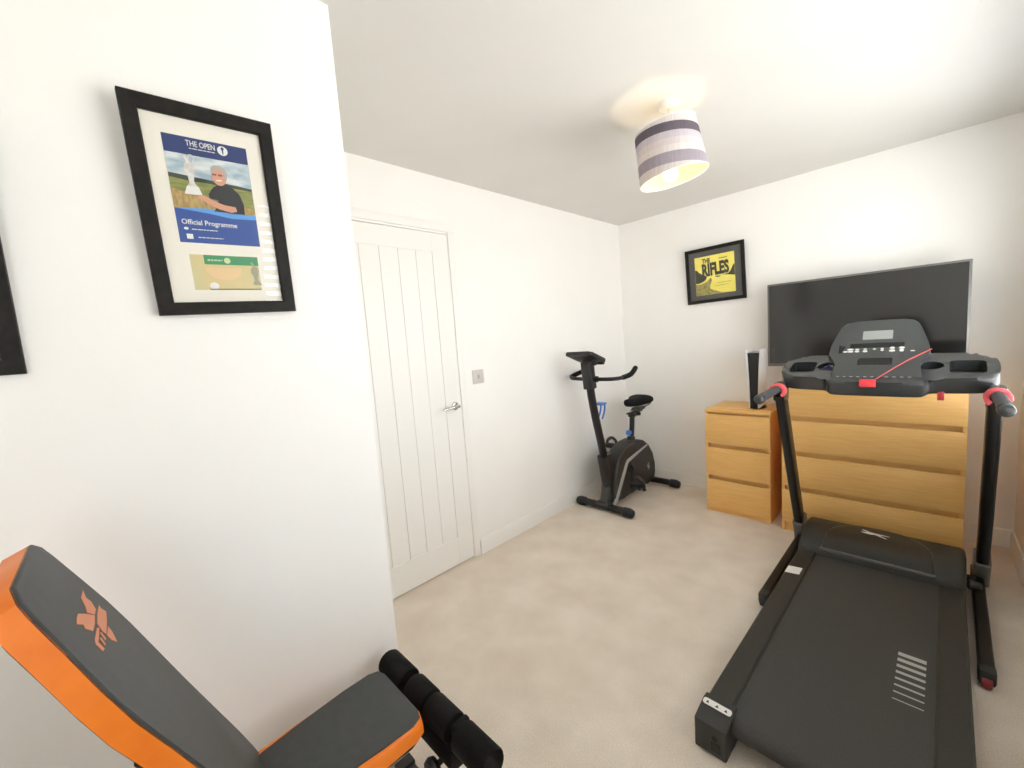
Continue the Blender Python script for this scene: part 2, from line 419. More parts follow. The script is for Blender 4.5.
bm = B(); lathe(bm, [(.010, -.20), (.018, -.205), (.018, -.255), (.014, -.257)], seg=24); obj('lamp_holder', bm, WHITEP, t)
BULB = mat('glowing bulb', (1, .9, .7), .3, emit=(1, .80, .52), estr=70)
bm = B(); lathe(bm, [(.013, -.250), (.016, -.262), (.028, -.285), (.031, -.305), (.027, -.323), (.014, -.334), (0, -.337)], seg=24); obj('bulb', bm, BULB, t)

# ------------------------------------------------------------------ framed pictures
def picture_frame(t, w, h, inner, mcol, depth=.022):
    """root-local plane: x across, y up, z out of the wall, z=0 at the frame's front"""
    iw0, iw1, ih0, ih1 = inner
    bm = B()
    o = [(-w / 2, -h / 2), (w / 2, -h / 2), (w / 2, h / 2), (-w / 2, h / 2)]
    n = [(iw0, ih0), (iw1, ih0), (iw1, ih1), (iw0, ih1)]
    lerp = lambda a, b, f: (a[0] + (b[0] - a[0]) * f, a[1] + (b[1] - a[1]) * f)
    loops = [[(*p, -depth) for p in o], [(*p, -.003) for p in o], [(*lerp(o[i], n[i], .08), 0) for i in range(4)], [(*lerp(o[i], n[i], .9), -.001) for i in range(4)],
             [(*n[i], -.005) for i in range(4)], [(*n[i], -.012) for i in range(4)], [(*n[i], -depth) for i in range(4)]]
    vs = [[bm.verts.new(p) for p in l] for l in loops]
    for i in range(len(vs)):
        for k in range(4):
            a, b = vs[i], vs[(i + 1) % len(vs)]
            bm.faces.new((a[k], a[(k + 1) % 4], b[(k + 1) % 4], b[k]))
    obj('frame', bm, FRAMEB, t, ang=20)
    bm = B(); b2(bm, (iw0 - .003, ih0 - .003, -.014), (iw1 + .003, ih1 + .003, -.012)); mb = obj('mount', bm, mcol, t)
    bm = B(); b2(bm, (iw0 - .001, ih0 - .001, -.0075), (iw1 + .001, ih1 + .001, -.0065)); obj('glass', bm, GLASS, t)
    return mb
def frameM(o, U, V):
    U = Vector(U).normalized(); N = U.cross(Vector(V)).normalized(); V = N.cross(U)
    return Matrix(((U.x, V.x, N.x, o[0]), (U.y, V.y, N.y, o[1]), (U.z, V.z, N.z, o[2]), (0, 0, 0, 1)))
BLUEPR = mat('programme blue', (.018, .07, .30), .45)
NAVY = mat('programme navy', (.012, .035, .15), .45)
SKYPR = noisy('printed sky', (.30, .42, .50), (.68, .72, .72), 22, .5, stretch=(1, 3, 1))
FIELDPR = noisy('printed grass', (.16, .20, .045), (.30, .30, .09), 40, .5, stretch=(1, 4, 1))
STRAWPR = noisy('printed straw grass', (.30, .19, .06), (.48, .34, .13), 60, .5, stretch=(3, 1, 1))
HEDGEPR = mat('printed hedge', (.035, .05, .03), .5)
SKINPR = mat('printed skin', (.62, .30, .20), .5)
HAIRPR = mat('printed grey hair', (.40, .38, .36), .5)
SHIRTPR = mat('printed black shirt', (.02, .022, .028), .5)
SILVPR = noisy('printed silver cup', (.55, .53, .50), (.80, .78, .76), 60, .5)
LIGHTBL = mat('printed light blue', (.10, .32, .70), .5)

def dashes(x0, x1, y, h, layer, m, p, seed=1):
    rnd = random.Random(seed); bm = B(); x = x0
    while x < x1:
        w_ = min(rnd.uniform(.004, .010), x1 - x)
        if w_ > .0015: poly(bm, [(x, y - h / 2), (x + w_, y - h / 2), (x + w_, y + h / 2), (x, y + h / 2)], Z + .0003 * layer, .0002)
        x += w_ + .0016
    return obj('small_print', bm, m, p)
# the golf programme picture on the partition
M1 = frameM((.879, -3.351, 1.751), (.003, .999, .036), (.073, -.036, .997))
t = thing('framed_picture', 'black framed blue golf programme above a green ticket, on the near left wall', 'picture', M=M1)
picture_frame(t, .289, .470, (-.115, .115, -.206, .203), MATW)
Z = -.0118
bm = B(); b2(bm, (-.082, -.0685, Z - .0004), (.082, .165, Z)); pr = obj('programme', bm, BLUEPR, t, label='blue golf programme with a photo of a man holding a silver cup')
def flat(name, outl, layer, m, p=None):
    bm = B(); poly(bm, outl, Z + .0003 * layer, .0002); return obj(name, bm, m, p or pr)
flat('header_band', [(-.082, .127), (.082, .127), (.082, .165), (-.082, .165)], 1, NAVY)
flat('printed_sky', [(-.082, .060), (.0815, .060), (.0815, .127), (-.082, .127)], 1, SKYPR)
flat('printed_field', [(-.082, .007), (.0815, .007), (.0815, .070), (.03, .068), (-.02, .072), (-.082, .078)], 2, FIELDPR)
flat('printed_hedge', [(-.082, .074), (-.05, .070), (0, .069), (.0815, .064), (.0815, .070), (.05, .073), (0, .077), (-.04, .080), (-.082, .083)], 3, HEDGEPR)
flat('printed_straw', [(-.082, .007), (.0815, .007), (.0815, .022), (.02, .030), (-.03, .036), (-.082, .050)], 3, STRAWPR)
# man in a black shirt, side on, holding the cup
flat('printed_shirt', [(-.006, .007), (.058, .007), (.059, .030), (.053, .052), (.040, .066), (.026, .072), (.010, .069), (-.002, .060), (-.012, .044), (-.010, .036), (.006, .034), (.004, .022)], 5, SHIRTPR)
flat('printed_arm', [(-.034, .034), (-.030, .042), (-.018, .040), (-.002, .030), (.018, .024), (.040, .022), (.042, .012), (.030, .008), (.006, .013), (-.014, .022), (-.026, .030)], 6, SKINPR)
flat('printed_face', circ(.015, .087, .0145, .019), 6, SKINPR)
flat('printed_hair', [(.000, .096), (.001, .106), (.008, .113), (.020, .114), (.029, .108), (.033, .096), (.030, .082), (.026, .082), (.026, .094), (.020, .103), (.008, .103)], 7, HAIRPR)
bm = B()
for u in (.006, .018): poly(bm, rrect(u - .0045, u + .0045, .0895, .0935, .0015), Z + .0024, .0002)
obj('printed_glasses', bm, mat('printed dark specs', (.16, .09, .07), .5), pr)
bm = B(); poly(bm, [(.008, .0775), (.020, .0785), (.019, .081), (.009, .080)], Z + .0024, .0002); obj('printed_smile', bm, WPRINT, pr)
cup = [(-.048, .052), (-.050, .058), (-.045, .066), (-.047, .082), (-.052, .092), (-.050, .104), (-.045, .112), (-.050, .122), (-.045, .125), (-.040, .113), (-.034, .108), (-.031, .098), (-.034, .084), (-.036, .068), (-.030, .058), (-.028, .052)]
flat('printed_cup', cup, 5, SILVPR)
bm = B(); tube(bm, spline([(-.035, .108, Z + .0022), (-.030, .120, Z + .0022), (-.035, .127, Z + .0022), (-.041, .122, Z + .0022), (-.040, .112, Z + .0022)]), .0012, 6, up=(0, 0, 1)); obj('printed_cup_handle', bm, SILVPR, pr)
flat('printed_plinth', [(-.058, .040), (-.024, .040), (-.029, .058), (-.051, .058)], 6, WPRINT)
flat('printed_swoosh', [(-.082, .007), (-.02, .012), (.03, .005), (.0815, .007), (.0815, -.004), (.03, -.006), (-.02, .001)], 4, LIGHTBL)
text('lettering', 'THE OPEN', .056, .0125, (-.012, .1525), Z + .0012, WPRINT, pr, .012)
dashes(-.035, .015, .1415, .0018, 3, WPRINT, pr, 1)
flat('emblem', circ(.031, .149, .0105), 3, WPRINT)
flat('emblem_figure', [(.030, .141), (.032, .141), (.0325, .150), (.0345, .154), (.031, .158), (.0275, .154), (.0295, .150)], 5, NAVY)
text('lettering', 'Official Programme', .110, .0150, (-.018, -.0235), Z + .0012, WPRINT, pr, .012)
dashes(-.056, -.006, -.038, .0020, 3, WPRINT, pr, 2)
flat('emblem', circ(-.0665, -.037, .0045, .003), 3, WPRINT)
flat('price_box', [(-.068, -.060), (-.056, -.060), (-.056, -.049), (-.068, -.049)], 3, WPRINT)
dashes(-.046, .004, -.0555, .0018, 3, WPRINT, pr, 3)
bm = B(); b2(bm, (-.070, -.177, Z - .0004), (.071, -.095, Z)); tk = obj('ticket', bm, noisy('printed pale gold', (.66, .52, .26), (.60, .56, .30), 16, .5), t, label='green and gold ticket')
flat('ticket_band', [(-.043, -.117), (.071, -.117), (.071, -.0955), (-.043, -.0955)], 1, mat('printed green', (.05, .28, .12), .5), tk)
flat('ticket_mound', [(-.045, -.124), (.033, -.124), (.028, -.140), (.012, -.152), (-.010, -.154), (-.030, -.146), (-.040, -.136)], 1, mat('printed tan', (.74, .54, .30), .5), tk)
flat('ticket_emblem', circ(.004, -.107, .0068), 3, mat('printed pale green', (.62, .70, .40), .5), tk)
flat('ticket_ball', circ(-.031, -.168, .0095, .0085), 3, WPRINT, tk)
flat('ticket_line', [(-.040, -.1768), (.0705, -.1768), (.0705, -.1748), (-.040, -.1748)], 3, HEDGEPR, tk)
cupt = [(u * .9 + .098, v * .78 - .206) for u, v in cup]
flat('ticket_cup', cupt, 3, mat('printed grey green', (.34, .34, .24), .5), tk)
dashes(-.036, -.006, -.107, .004, 3, mat('printed pale lettering', (.45, .62, .40), .5), tk, 4)

# its neighbour, mostly outside the frame at the left edge
M2 = frameM((.867, -3.8445, 1.637), (.003, .9995, .0), (.05, 0, .9987))
t = thing('framed_picture', 'black framed picture cut off by the left edge of the photo', 'picture', M=M2)
mb = picture_frame(t, .289, .470, (-.115, .115, -.206, .203), MATW)
bm = B(); b2(bm, (-.082, -.0685, Z - .0004), (.082, .165, Z)); obj('printed_sheet', bm, NAVY, t)

# record sleeve picture on the back wall
M3 = frameM((.855, -.036, 1.813), (1, -.001, .013), (-.013, -.061, .998))
t = thing('framed_picture', 'square black framed yellow record sleeve on the back wall left of the television', 'picture', M=M3)
picture_frame(t, .446, .440, (-.197, .198, -.193, .193), MATG)
YEL = noisy('printed yellow', (.88, .76, .12), (.92, .82, .20), 14, .5)
INK = noisy('printed black ink', (.016, .015, .012), (.06, .055, .03), 70, .5)
INKG = noisy('printed olive grey', (.20, .18, .06), (.42, .36, .10), 55, .5)
bm = B(); b2(bm, (-.150, -.156, Z - .0004), (.151, .151, Z)); pr = obj('record_sleeve', bm, YEL, t, label='yellow record sleeve with black lettering')
text('lettering', 'THE', .062, .036, (-.060, .115), Z + .0012, INK, pr, .045, rot=.0)
text('lettering', 'RIFLES', .205, .105, (.008, .044), Z + .0012, INK, pr, .05, rot=.03)
dashes(.037, .098, .117, .006, 3, INK, pr, 5)
flat('printed_rock', [(-.149, -.055), (-.149, .052), (-.135, .050), (-.120, .030), (-.100, .015), (-.075, .002), (-.060, -.012), (-.070, -.035), (-.095, -.050), (-.125, -.058)], 2, INK)
flat('printed_ground', [(-.149, -.155), (-.149, -.062), (-.11, -.068), (-.06, -.05), (-.03, -.022), (-.02, -.045), (-.035, -.075), (-.04, -.11), (-.01, -.125), (.05, -.150), (.10, -.154), (.12, -.1555)], 2, INKG)
flat('printed_shape', [(.095, -.018), (.150, -.030), (.150, .058), (.138, .045), (.122, .012)], 2, INK)
flat('printed_wing', [(.055, -.012), (.10, -.020), (.15, -.028), (.15, -.020), (.10, -.010)], 3, INK)
flat('printed_bird', [(.00, -.02), (.02, -.012), (.03, -.018), (.045, -.014), (.04, -.028), (.02, -.028)], 2, INKG)
dashes(.01, .12, -.072, .004, 3, INKG, pr, 6)
dashes(.0, .10, -.092, .004, 3, INKG, pr, 7)

# ------------------------------------------------------------------ chests of drawers
def chest(name, label, x0, x1, yf, yb, ztop, gaps, plinth, topt, group=None):
    t = thing(name, label, 'chest of drawers', ((x0 + x1) / 2, (yf + yb) / 2, 0), group=group)
    th = .018
    bm = B()
    b2(bm, (x0, yf + .018, 0), (x0 + th, yb, ztop - topt)); b2(bm, (x1 - th, yf + .018, 0), (x1, yb, ztop - topt)); b2(bm, (x0 + th, yb - .008, .02), (x1 - th, yb, ztop - topt))
    b2(bm, (x0 + th, yf + .05, plinth + .012), (x1 - th, yb - .008, plinth + .03))
    for g in gaps[:-1]: b2(bm, (x0 + .001, yf + .034, g - .045), (x1 - .001, yf + .046, g + .012))
    b2(bm, (x0, yf + .004, 0), (x0 + th, yf + .02, ztop - topt)); b2(bm, (x1 - th, yf + .004, 0), (x1, yf + .02, ztop - topt))
    obj('carcass', bm, OAK, t, True)
    bm = B(); b2(bm, (x0 - .002, yf - .002, ztop - topt), (x1 + .002, yb, ztop), .0025); obj('top_panel', bm, OAK, t, True)
    bm = B(); b2(bm, (x0 + th, yf + .012, 0), (x1 - th, yf + .03, plinth + .03)); obj('plinth', bm, OAK, t, True)
    n = len(gaps) - 1
    for i in range(n):
        z1 = gaps[i] - .030 if i else gaps[0] - .028
        z0 = gaps[i + 1] + (0.0 if i < n - 1 else 0)
        bm = B()
        b2(bm, (x0 + .001, yf - .004, z0 + .002), (x1 - .001, yf + .009, z1), .0018)
        dr = obj('drawer', bm, OAK, t, True)
        bm = B(); b2(bm, (x0 + th + .004, yf + .048, z0 + .025), (x1 - th - .004, yb - .03, z1 - .008)); obj('drawer_box', bm, OAKDARK, dr, True)
    return t
SX0, SX1, SYF = .907, 1.333, -.435
chest('chest_of_drawers', 'narrow three-drawer oak chest with a games console standing on it', SX0, SX1, SYF, -.02, .787, [.787 - .006 + .0, .528, .282, .034], .022, .020)
chest('chest_of_drawers', 'wide oak chest of drawers behind the treadmill, under the television', 1.408, 2.233, -.475, -.02, 1.020, [1.020 - .004, .785, .552, .316, .062], .05, .022)

# ------------------------------------------------------------------ television
TX0, TX1, TZ0, TZ1, TY = 1.267, 2.239, 1.084, 1.659, -.20
t = thing('television', 'large flat-screen television with a grey bezel above the wide oak chest', 'television', ((TX0 + TX1) / 2, TY + .02, 1.02))
bm = B(); b2(bm, (TX0, TY, TZ0), (TX1, TY + .022, TZ1), .003); b2(bm, (TX0 + .15, TY + .02, TZ0 + .03), (TX1 - .15, TY + .05, TZ0 + .36), .012); obj('bezel', bm, TVBEZ, t, True)
bm = B(); b2(bm, (TX0 + .012, TY - .0012, TZ0 + .021), (TX1 - .012, TY + .001, TZ1 - .012)); obj('screen', bm, SCREEN, t, True)
for x in (1.50, 2.06):
    bm = B(); prism(bm, [(-.10, 1.0205), (.10, 1.0205), (.10, 1.027), (.02, 1.048), (.012, 1.09), (-.012, 1.09), (-.02, 1.048), (-.10, 1.027)], lambda a, b, h: (x + h, TY + .015 + a, b), -.012, .012, .002)
    obj('stand_foot', bm, BLACKP, t, True)

# ------------------------------------------------------------------ games console on the small chest
GX, GY, GZ = 1.212, -.25, .787
t = thing('games_console', 'tall white and black games console standing upright on the small oak chest', 'games console', M=Matrix.Translation((GX, GY, GZ + .0008)) @ Matrix.Rotation(math.radians(4), 4, 'Z') @ Matrix.Diagonal((1, 1, 1.045, 1)))
bm = B(); lathe(bm, [(.0, 0), (.058, 0), (.060, .006), (.056, .016), (.03, .022), (.0, .022)], seg=36, M=Matrix.Diagonal((.9, 1.25, 1, 1))); obj('stand', bm, BLACKP, t)
def cw(z): return .024 + .016 * max(0, (z - .02) / .40) ** 1.6
bm = B(); zs = [.018 + .37 * k / 14 for k in range(15)]
rings = [[bm.verts.new(p) for p in ((-cw(z), -.120, z), (cw(z), -.120, z), (cw(z), .115, z), (-cw(z), .115, z))] for z in zs]
for i in range(14):
    for k in range(4): bm.faces.new((rings[i][k], rings[i][(k + 1) % 4], rings[i + 1][(k + 1) % 4], rings[i + 1][k]))
bm.faces.new(rings[0][::-1]); bm.faces.new(rings[-1]); obj('core', bm, DARKGLOSS, t)
for s in (-1, 1):
    bm = B(); zs = [.014 + .395 * k / 16 for k in range(17)]; rr = []
    for z in zs:
        f = (z - .014) / .395
        out = cw(z) + .010 + .009 * math.sin(PI * f) * (1 - .3 * f); inn = cw(z) + .001
        yf = -.130 - .012 * f; yb = .122
        rr.append([bm.verts.new((s * a, b, z)) for a, b in ((inn, yf), (inn + .004, yf - .004), (out, yf + .06), (out + .003, 0), (out, yb - .05), (inn + .004, yb), (inn, yb))])
    for i in range(16):
        for k in range(7): bm.faces.new((rr[i][k], rr[i][(k + 1) % 7], rr[i + 1][(k + 1) % 7], rr[i + 1][k]))
    bm.faces.new(rr[0][::-1]); bm.faces.new(rr[-1]); obj('side_panel', bm, WHITEP, t, ang=50, label='white curved side panel')
bm = B(); b2(bm, (-.013, -.1225, .055), (-.009, -.1195, .068)); b2(bm, (-.013, -.1225, .036), (-.009, -.1195, .044)); obj('port', bm, GREYP, t)

# ------------------------------------------------------------------ exercise bike
BX = .285
t = thing('exercise_bike', 'black upright exercise bike with silver stripe in the far left corner', 'exercise bike', (BX, -.52, 0))
def bobj(name, bm, m, parent=t, **k): return obj(name, bm, m, parent, True, **k)
for nm, y, hl in (('front_stabiliser', -.905, .248), ('rear_stabiliser', -.135, .268)):
    bm = B(); hb_ = {-1: min(hl, .242), 1: hl}; rect_tube(bm, [(BX - hb_[-1] + .05, y, .042), (BX + hl - .05, y, .042)], .058, .046, bev=.018); st_ = bobj(nm, bm, BLACKM)
    for s in (-1, 1):
        bm = B(); h_ = hb_[s]; tube(bm, [(BX + s * (h_ - .065), y, .039), (BX + s * (h_ - .02), y, .038), (BX + s * h_, y, .036)], [.036, .0375, .032], 18, round_ends=True); bobj('end_cap', bm, BLACKP, st_)
# flywheel housing
BODY = [(-.845, .062), (-.838, .15), (-.80, .30), (-.755, .395), (-.66, .452), (-.56, .482), (-.44, .486), (-.345, .462), (-.255, .405), (-.185, .315), (-.150, .21), (-.150, .12), (-.180, .062), (-.30, .050), (-.42, .085), (-.55, .060), (-.70, .048)]
bm = B(); prism(bm, BODY, lambda a, b, h: (BX + h, a, b), -.068, .068, .016, 3, .016); body = bobj('flywheel_housing', bm, mat('dark olive grey plastic', (.022, .021, .018), .42))
for s in (-1, 1):
    bm = B(); fn = lambda a, b, h: (BX + s * h, a, b)
    prism(bm, [(-.865, .050), (-.815, .050), (-.640, .305), (-.620, .335), (-.285, .400), (-.287, .416), (-.640, .362), (-.668, .335)], fn, .060, .0705, .002, 1); bobj('silver_stripe', bm, SILVER, body)
    bm = B(); prism(bm, [(-.295, .178), (-.262, .190), (-.258, .214), (-.282, .222), (-.262, .240), (-.285, .240), (-.305, .222), (-.300, .204), (-.280, .200)], fn, .066, .0692); bobj('emblem', bm, SILVER, body)
    bm = B(); prism(bm, circ(-.58, .285, .05), fn, .062, .0715, .003, 2); bobj('crank_cover', bm, BLACKP, body)
# lower front support and mast sleeve
bm = B(); rect_tube(bm, [(BX, -.885, .055), (BX, -.85, .14), (BX, -.835, .19)], .075, .07, up=(0, 1, 0), bev=.015); b2(bm, (BX - .055, -.945, .055), (BX + .055, -.86, .078), .008); bobj('front_support', bm, mat('grey support plastic', (.05, .05, .05), .45))
bm = B(); rect_tube(bm, spline([(BX, -.805, .12), (BX, -.822, .22), (BX, -.846, .34), (BX, -.868, .45)], 4), .082, .115, up=(0, 1, 0), bev=.03); bobj('mast_sleeve', bm, BLACKP)
bm = B(); tube(bm, spline([(BX, -.866, .42), (BX, -.908, .59), (BX, -.955, .76), (BX, -.995, .94), (BX, -1.013, 1.08), (BX, -1.02, 1.16)], 5), .031, 18, sy=.95); mast = bobj('mast', bm, BLACKM)
bm = B(); rect_tube(bm, [(BX, -1.006, 1.0), (BX, -1.02, 1.12), (BX, -1.028, 1.20)], .085, .078, up=(0, 1, 0), bev=.02); bobj('mast_head', bm, BLACKP)
# display console, tilted to face the rider
Mc = Matrix.Translation((BX, -1.035, 1.232)) @ Matrix.Rotation(math.radians(-20), 4, 'X')
bm = B(); prism(bm, rrect(-.115, .115, -.115, .095, .02), lambda a, b, h: Mc @ Vector((a, b, h)), -.012, .016, .006, 2, .006); dc = bobj('display_console', bm, BLACKP)
bm = B(); prism(bm, rrect(-.07, .07, -.05, .05, .006), lambda a, b, h: Mc @ Vector((a, b, h)), .0155, .0175); bobj('screen', bm, LCD, dc)
bm = B(); b2(bm, (BX - .05, -1.03, 1.17), (BX + .05, -.955, 1.225), .015); tube(bm, [(BX + .03, -.945, 1.192), (BX + .085, -.945, 1.192)], .018, 14, round_ends=True); bobj('display_bracket', bm, BLACKP)
# handlebar
def hb(s): return [(BX + s * .02, -.985, 1.068), (BX + s * .10, -.985, 1.068), (BX + s * .185, -.972, 1.070), (BX + s * .232, -.92, 1.076), (BX + s * .245, -.84, 1.088), (BX + s * .232, -.77, 1.105), (BX + s * .218, -.71, 1.126)]
bm = B(); tube(bm, spline([*hb(-1)[::-1], *hb(1)], 5), .0145, 14); hbar = bobj('handlebar', bm, BLACKM)
for s in (-1, 1):
    bm = B(); tube(bm, spline(hb(s)[3:], 5), .0185, 14, round_ends=True); bobj('grip', bm, GRIPM if False else FOAM, hbar)
bm = B(); tube(bm, [(BX - .055, -.985, 1.068), (BX + .055, -.985, 1.068)], .024, 16); bobj('handlebar_clamp', bm, BLACKP)
# blue bottle cage on the mast
bm = B()
for dx in (-.018, .018): rect_tube(bm, spline([(BX + dx, -.915, .865), (BX + dx, -.868, .866), (BX + dx, -.850, .845), (BX + dx, -.858, .80), (BX + dx, -.892, .745)], 5), .014, .008, up=(0, 1, 0), bev=.003)
b2(bm, (BX - .04, -.925, .855), (BX + .04, -.850, .872), .006)
bobj('bottle_cage', bm, BLUE, label='blue bottle cage')
# saddle and post
bm = B(); tube(bm, [(BX, -.44, .46), (BX, -.415, .60), (BX, -.402, .70)], .0215, 16); bobj('seat_post', bm, BLACKM)
bm = B(); tube(bm, [(BX, -.445, .466), (BX, -.437, .505)], .034, 18); bobj('post_collar', bm, BLACKP)
bm = B(); tube(bm, [(BX - .0, -.47, .545), (BX, -.43, .545)], [.012, .012], 12); lathe(bm, [(0, -.014), (.022, -.012), (.026, 0), (.022, .012), (0, .014)], (BX - .0, -.475, .545), 'Y', 20); bobj('height_knob', bm, BLUE, label='blue adjuster knob')
bm = B(); b2(bm, (BX - .02, -.47, .700), (BX + .02, -.25, .716), .005); b2(bm, (BX - .026, -.43, .672), (BX + .026, -.37, .705), .006)
tube(bm, [(BX, -.30, .708), (BX, -.30, .690)], .008, 10); lathe(bm, [(0, -.016), (.02, -.014), (.024, 0), (.02, .014), (0, .016)], (BX, -.30, .682), 'Z', 20); bobj('saddle_slider', bm, BLACKM)
bm = B(); b2(bm, (BX - .035, -.36, .714), (BX + .035, -.22, .745), .012); tube(bm, [(BX - .03, -.37, .72), (BX - .05, -.17, .755)], .006, 8); tube(bm, [(BX + .03, -.37, .72), (BX + .05, -.17, .755)], .006, 8); bobj('saddle_clamp', bm, mat('dark steel', (.10, .10, .10), .35, .7))
bm = B(); NS = 18; rings = []
for i in range(NS + 1):
    f = i / NS; y = -.490 + .300 * f
    w = .045 + .068 * max(0, min(1, (f - .22) / .55)) ** 1.3
    e = math.sin(PI * min(1, max(0.02, f / .10)) / 2) if f < .10 else (math.sqrt(max(0.02, 1 - ((f - .86) / .14) ** 2)) if f > .86 else 1)
    w *= max(.18, e); top = .832 + .014 * max(0, (f - .5)) * 2 - .012 * (1 - e); bot = .772 + .010 * (1 - e) - .014 * math.sin(PI * f)
    ring = []
    for k in range(20):
        a = 2 * PI * k / 20; cx = math.cos(a); sz = math.sin(a)
        ring.append(bm.verts.new((BX + w * math.copysign(abs(cx) ** .8, cx), y, (top + bot) / 2 + (top - bot) / 2 * math.copysign(abs(sz) ** .75, sz) * (.6 + .4 * e))))
    rings.append(ring)
for i in range(NS):
    for k in range(20): bm.faces.new((rings[i][k], rings[i][(k + 1) % 20], rings[i + 1][(k + 1) % 20], rings[i + 1][k]))
bm.faces.new(rings[0][::-1]); bm.faces.new(rings[-1]); bobj('saddle', bm, FOAM, ang=60)
# cranks and pedals
CY, CZ = -.58, .285
bm = B(); tube(bm, [(BX - .085, CY, CZ), (BX + .085, CY, CZ)], .016, 14); bobj('crank_axle', bm, BLACKM)
for s, py, pz in ((1, -.645, .150), (-1, -.515, .420)):
    bm = B(); rect_tube(bm, [(BX + s * .088, CY, CZ), (BX + s * .100, py, pz)], .016, .028, up=(0, 1, 0), bev=.005); cr = bobj('crank_arm', bm, BLACKM)
    pm = Matrix.Translation((BX + s * .158, py, pz)) @ Matrix.Rotation(math.radians(-8), 4, 'X')
    bm = B(); box(bm, (0, 0, 0), (.092, .105, .030), .008, 2, pm)
    for k in (-1, 0, 1): box(bm, (0, k * .03, .016), (.08, .010, .006), .002, 1, pm)
    bobj('pedal', bm, BLACKP, cr)
    bm = B(); tube(bm, spline([pm @ Vector(p) for p in ((-.042, .01, .0), (-.038, .01, .045), (0, .01, .070), (.042, .01, .048), (.050, .01, .0), (.056, .01, -.025))], 5), .014, 8, sx=.22, sy=1, up=(0, 0, 1)); bobj('pedal_strap', bm, GREYP, cr)

# ------------------------------------------------------------------ treadmill (own frame: x across, y forward, origin at near end)
MT = Matrix.Translation((1.881, -2.34, 0)) @ Matrix.Rotation(math.radians(-1.05), 4, 'Z')
T = thing('treadmill', 'black folding treadmill facing the wide oak chest', 'treadmill', M=MT)
def tob(name, bm, m, parent=None, **k): return obj(name, bm, m, parent or T, **k)
bm = B(); b2(bm, (-.285, .10, .030), (.285, 1.72, .082), .008); b2(bm, (-.30, .10, .0), (-.26, .16, .04), .006); b2(bm, (.26, .10, .0), (.30, .16, .04), .006); b2(bm, (-.27, 1.55, .0), (-.23, 1.62, .04), .006); b2(bm, (.23, 1.55, .0), (.27, 1.62, .04), .006); tob('deck_frame', bm, BLACKM)
bm = B(); R_ = .034; zt = .114
prof = [(1.46, zt)] + [(.078 - R_ * math.sin(a) , zt - R_ + R_ * math.cos(a)) for a in [PI * k / 12 for k in range(13)]] + [(1.46, zt - 2 * R_)]
prism(bm, prof, lambda a, b, h: (h, a, b), -.238, .238); belt = tob('running_belt', bm, BELTM, ang=50)
for i in range(8):
    bm = B(); y = .752 - .0375 * i; w = .0105 - .0012 * i; x0 = .133
    poly(bm, [(x0, y - w), (x0 + .076, y - w), (x0 + .076, y + w), (x0, y + w)], zt + .0002, .0003)
    tob('belt_stripe', bm, GPRINT, belt, label='pale printed stripe')
for s in (-1, 1):
    bm = B(); prism(bm, [(.236, .060), (.318, .060), (.318, .112), (.312, .121), (.242, .123), (.236, .118)], lambda a, b, h: (s * a, h, b), .085, 1.47); r = tob('side_rail', bm, RAILM, ang=25)
    if s < 0:
        bm = B(); poly(bm, [(-.314, 1.085), (-.254, 1.098), (-.254, 1.172), (-.314, 1.160)], .1225, .0006); tob('sticker', bm, WPRINT, r, label='white sticker')
    bm = B()
    prism(bm, [(-.004, .006), (.100, .006), (.100, .126), (.075, .128), (-.004, .108)], lambda a, b, h: (s * h, a, b), .222, .322, .003, 1, .003)
    ec = tob('end_cap', bm, GREYT, ang=25)
    bm = B(); b2(bm, (s * .255 - .014, -.0055, .022), (s * .255 + .014, .0, .052)); prism(bm, circ(s * .258, .066, .0085), lambda a, b, h: (a, -h, b), -.001, .0055); tob('adjuster_slot', bm, DARKGLOSS, ec)
    if s < 0:
        M_ = Matrix.Translation((-.272, .062, .1268)) @ Matrix.Rotation(math.radians(13.5), 4, 'X')
        bm = B(); prism(bm, rrect(-.045, .045, -.011, .011, .008), lambda a, b, h: M_ @ Vector((a, b, h)), 0, .0012); sk = tob('sticker', bm, WPRINT, ec, label='white warning sticker')
        bm = B()
        for x in (-.03, 0, .028): prism(bm, [(x - .005, -.005), (x + .005, -.005), (x, .005)], lambda a, b, h: M_ @ Vector((a, b, h)), .0011, .0015)
        tob('warning_symbol', bm, GREYP, sk)
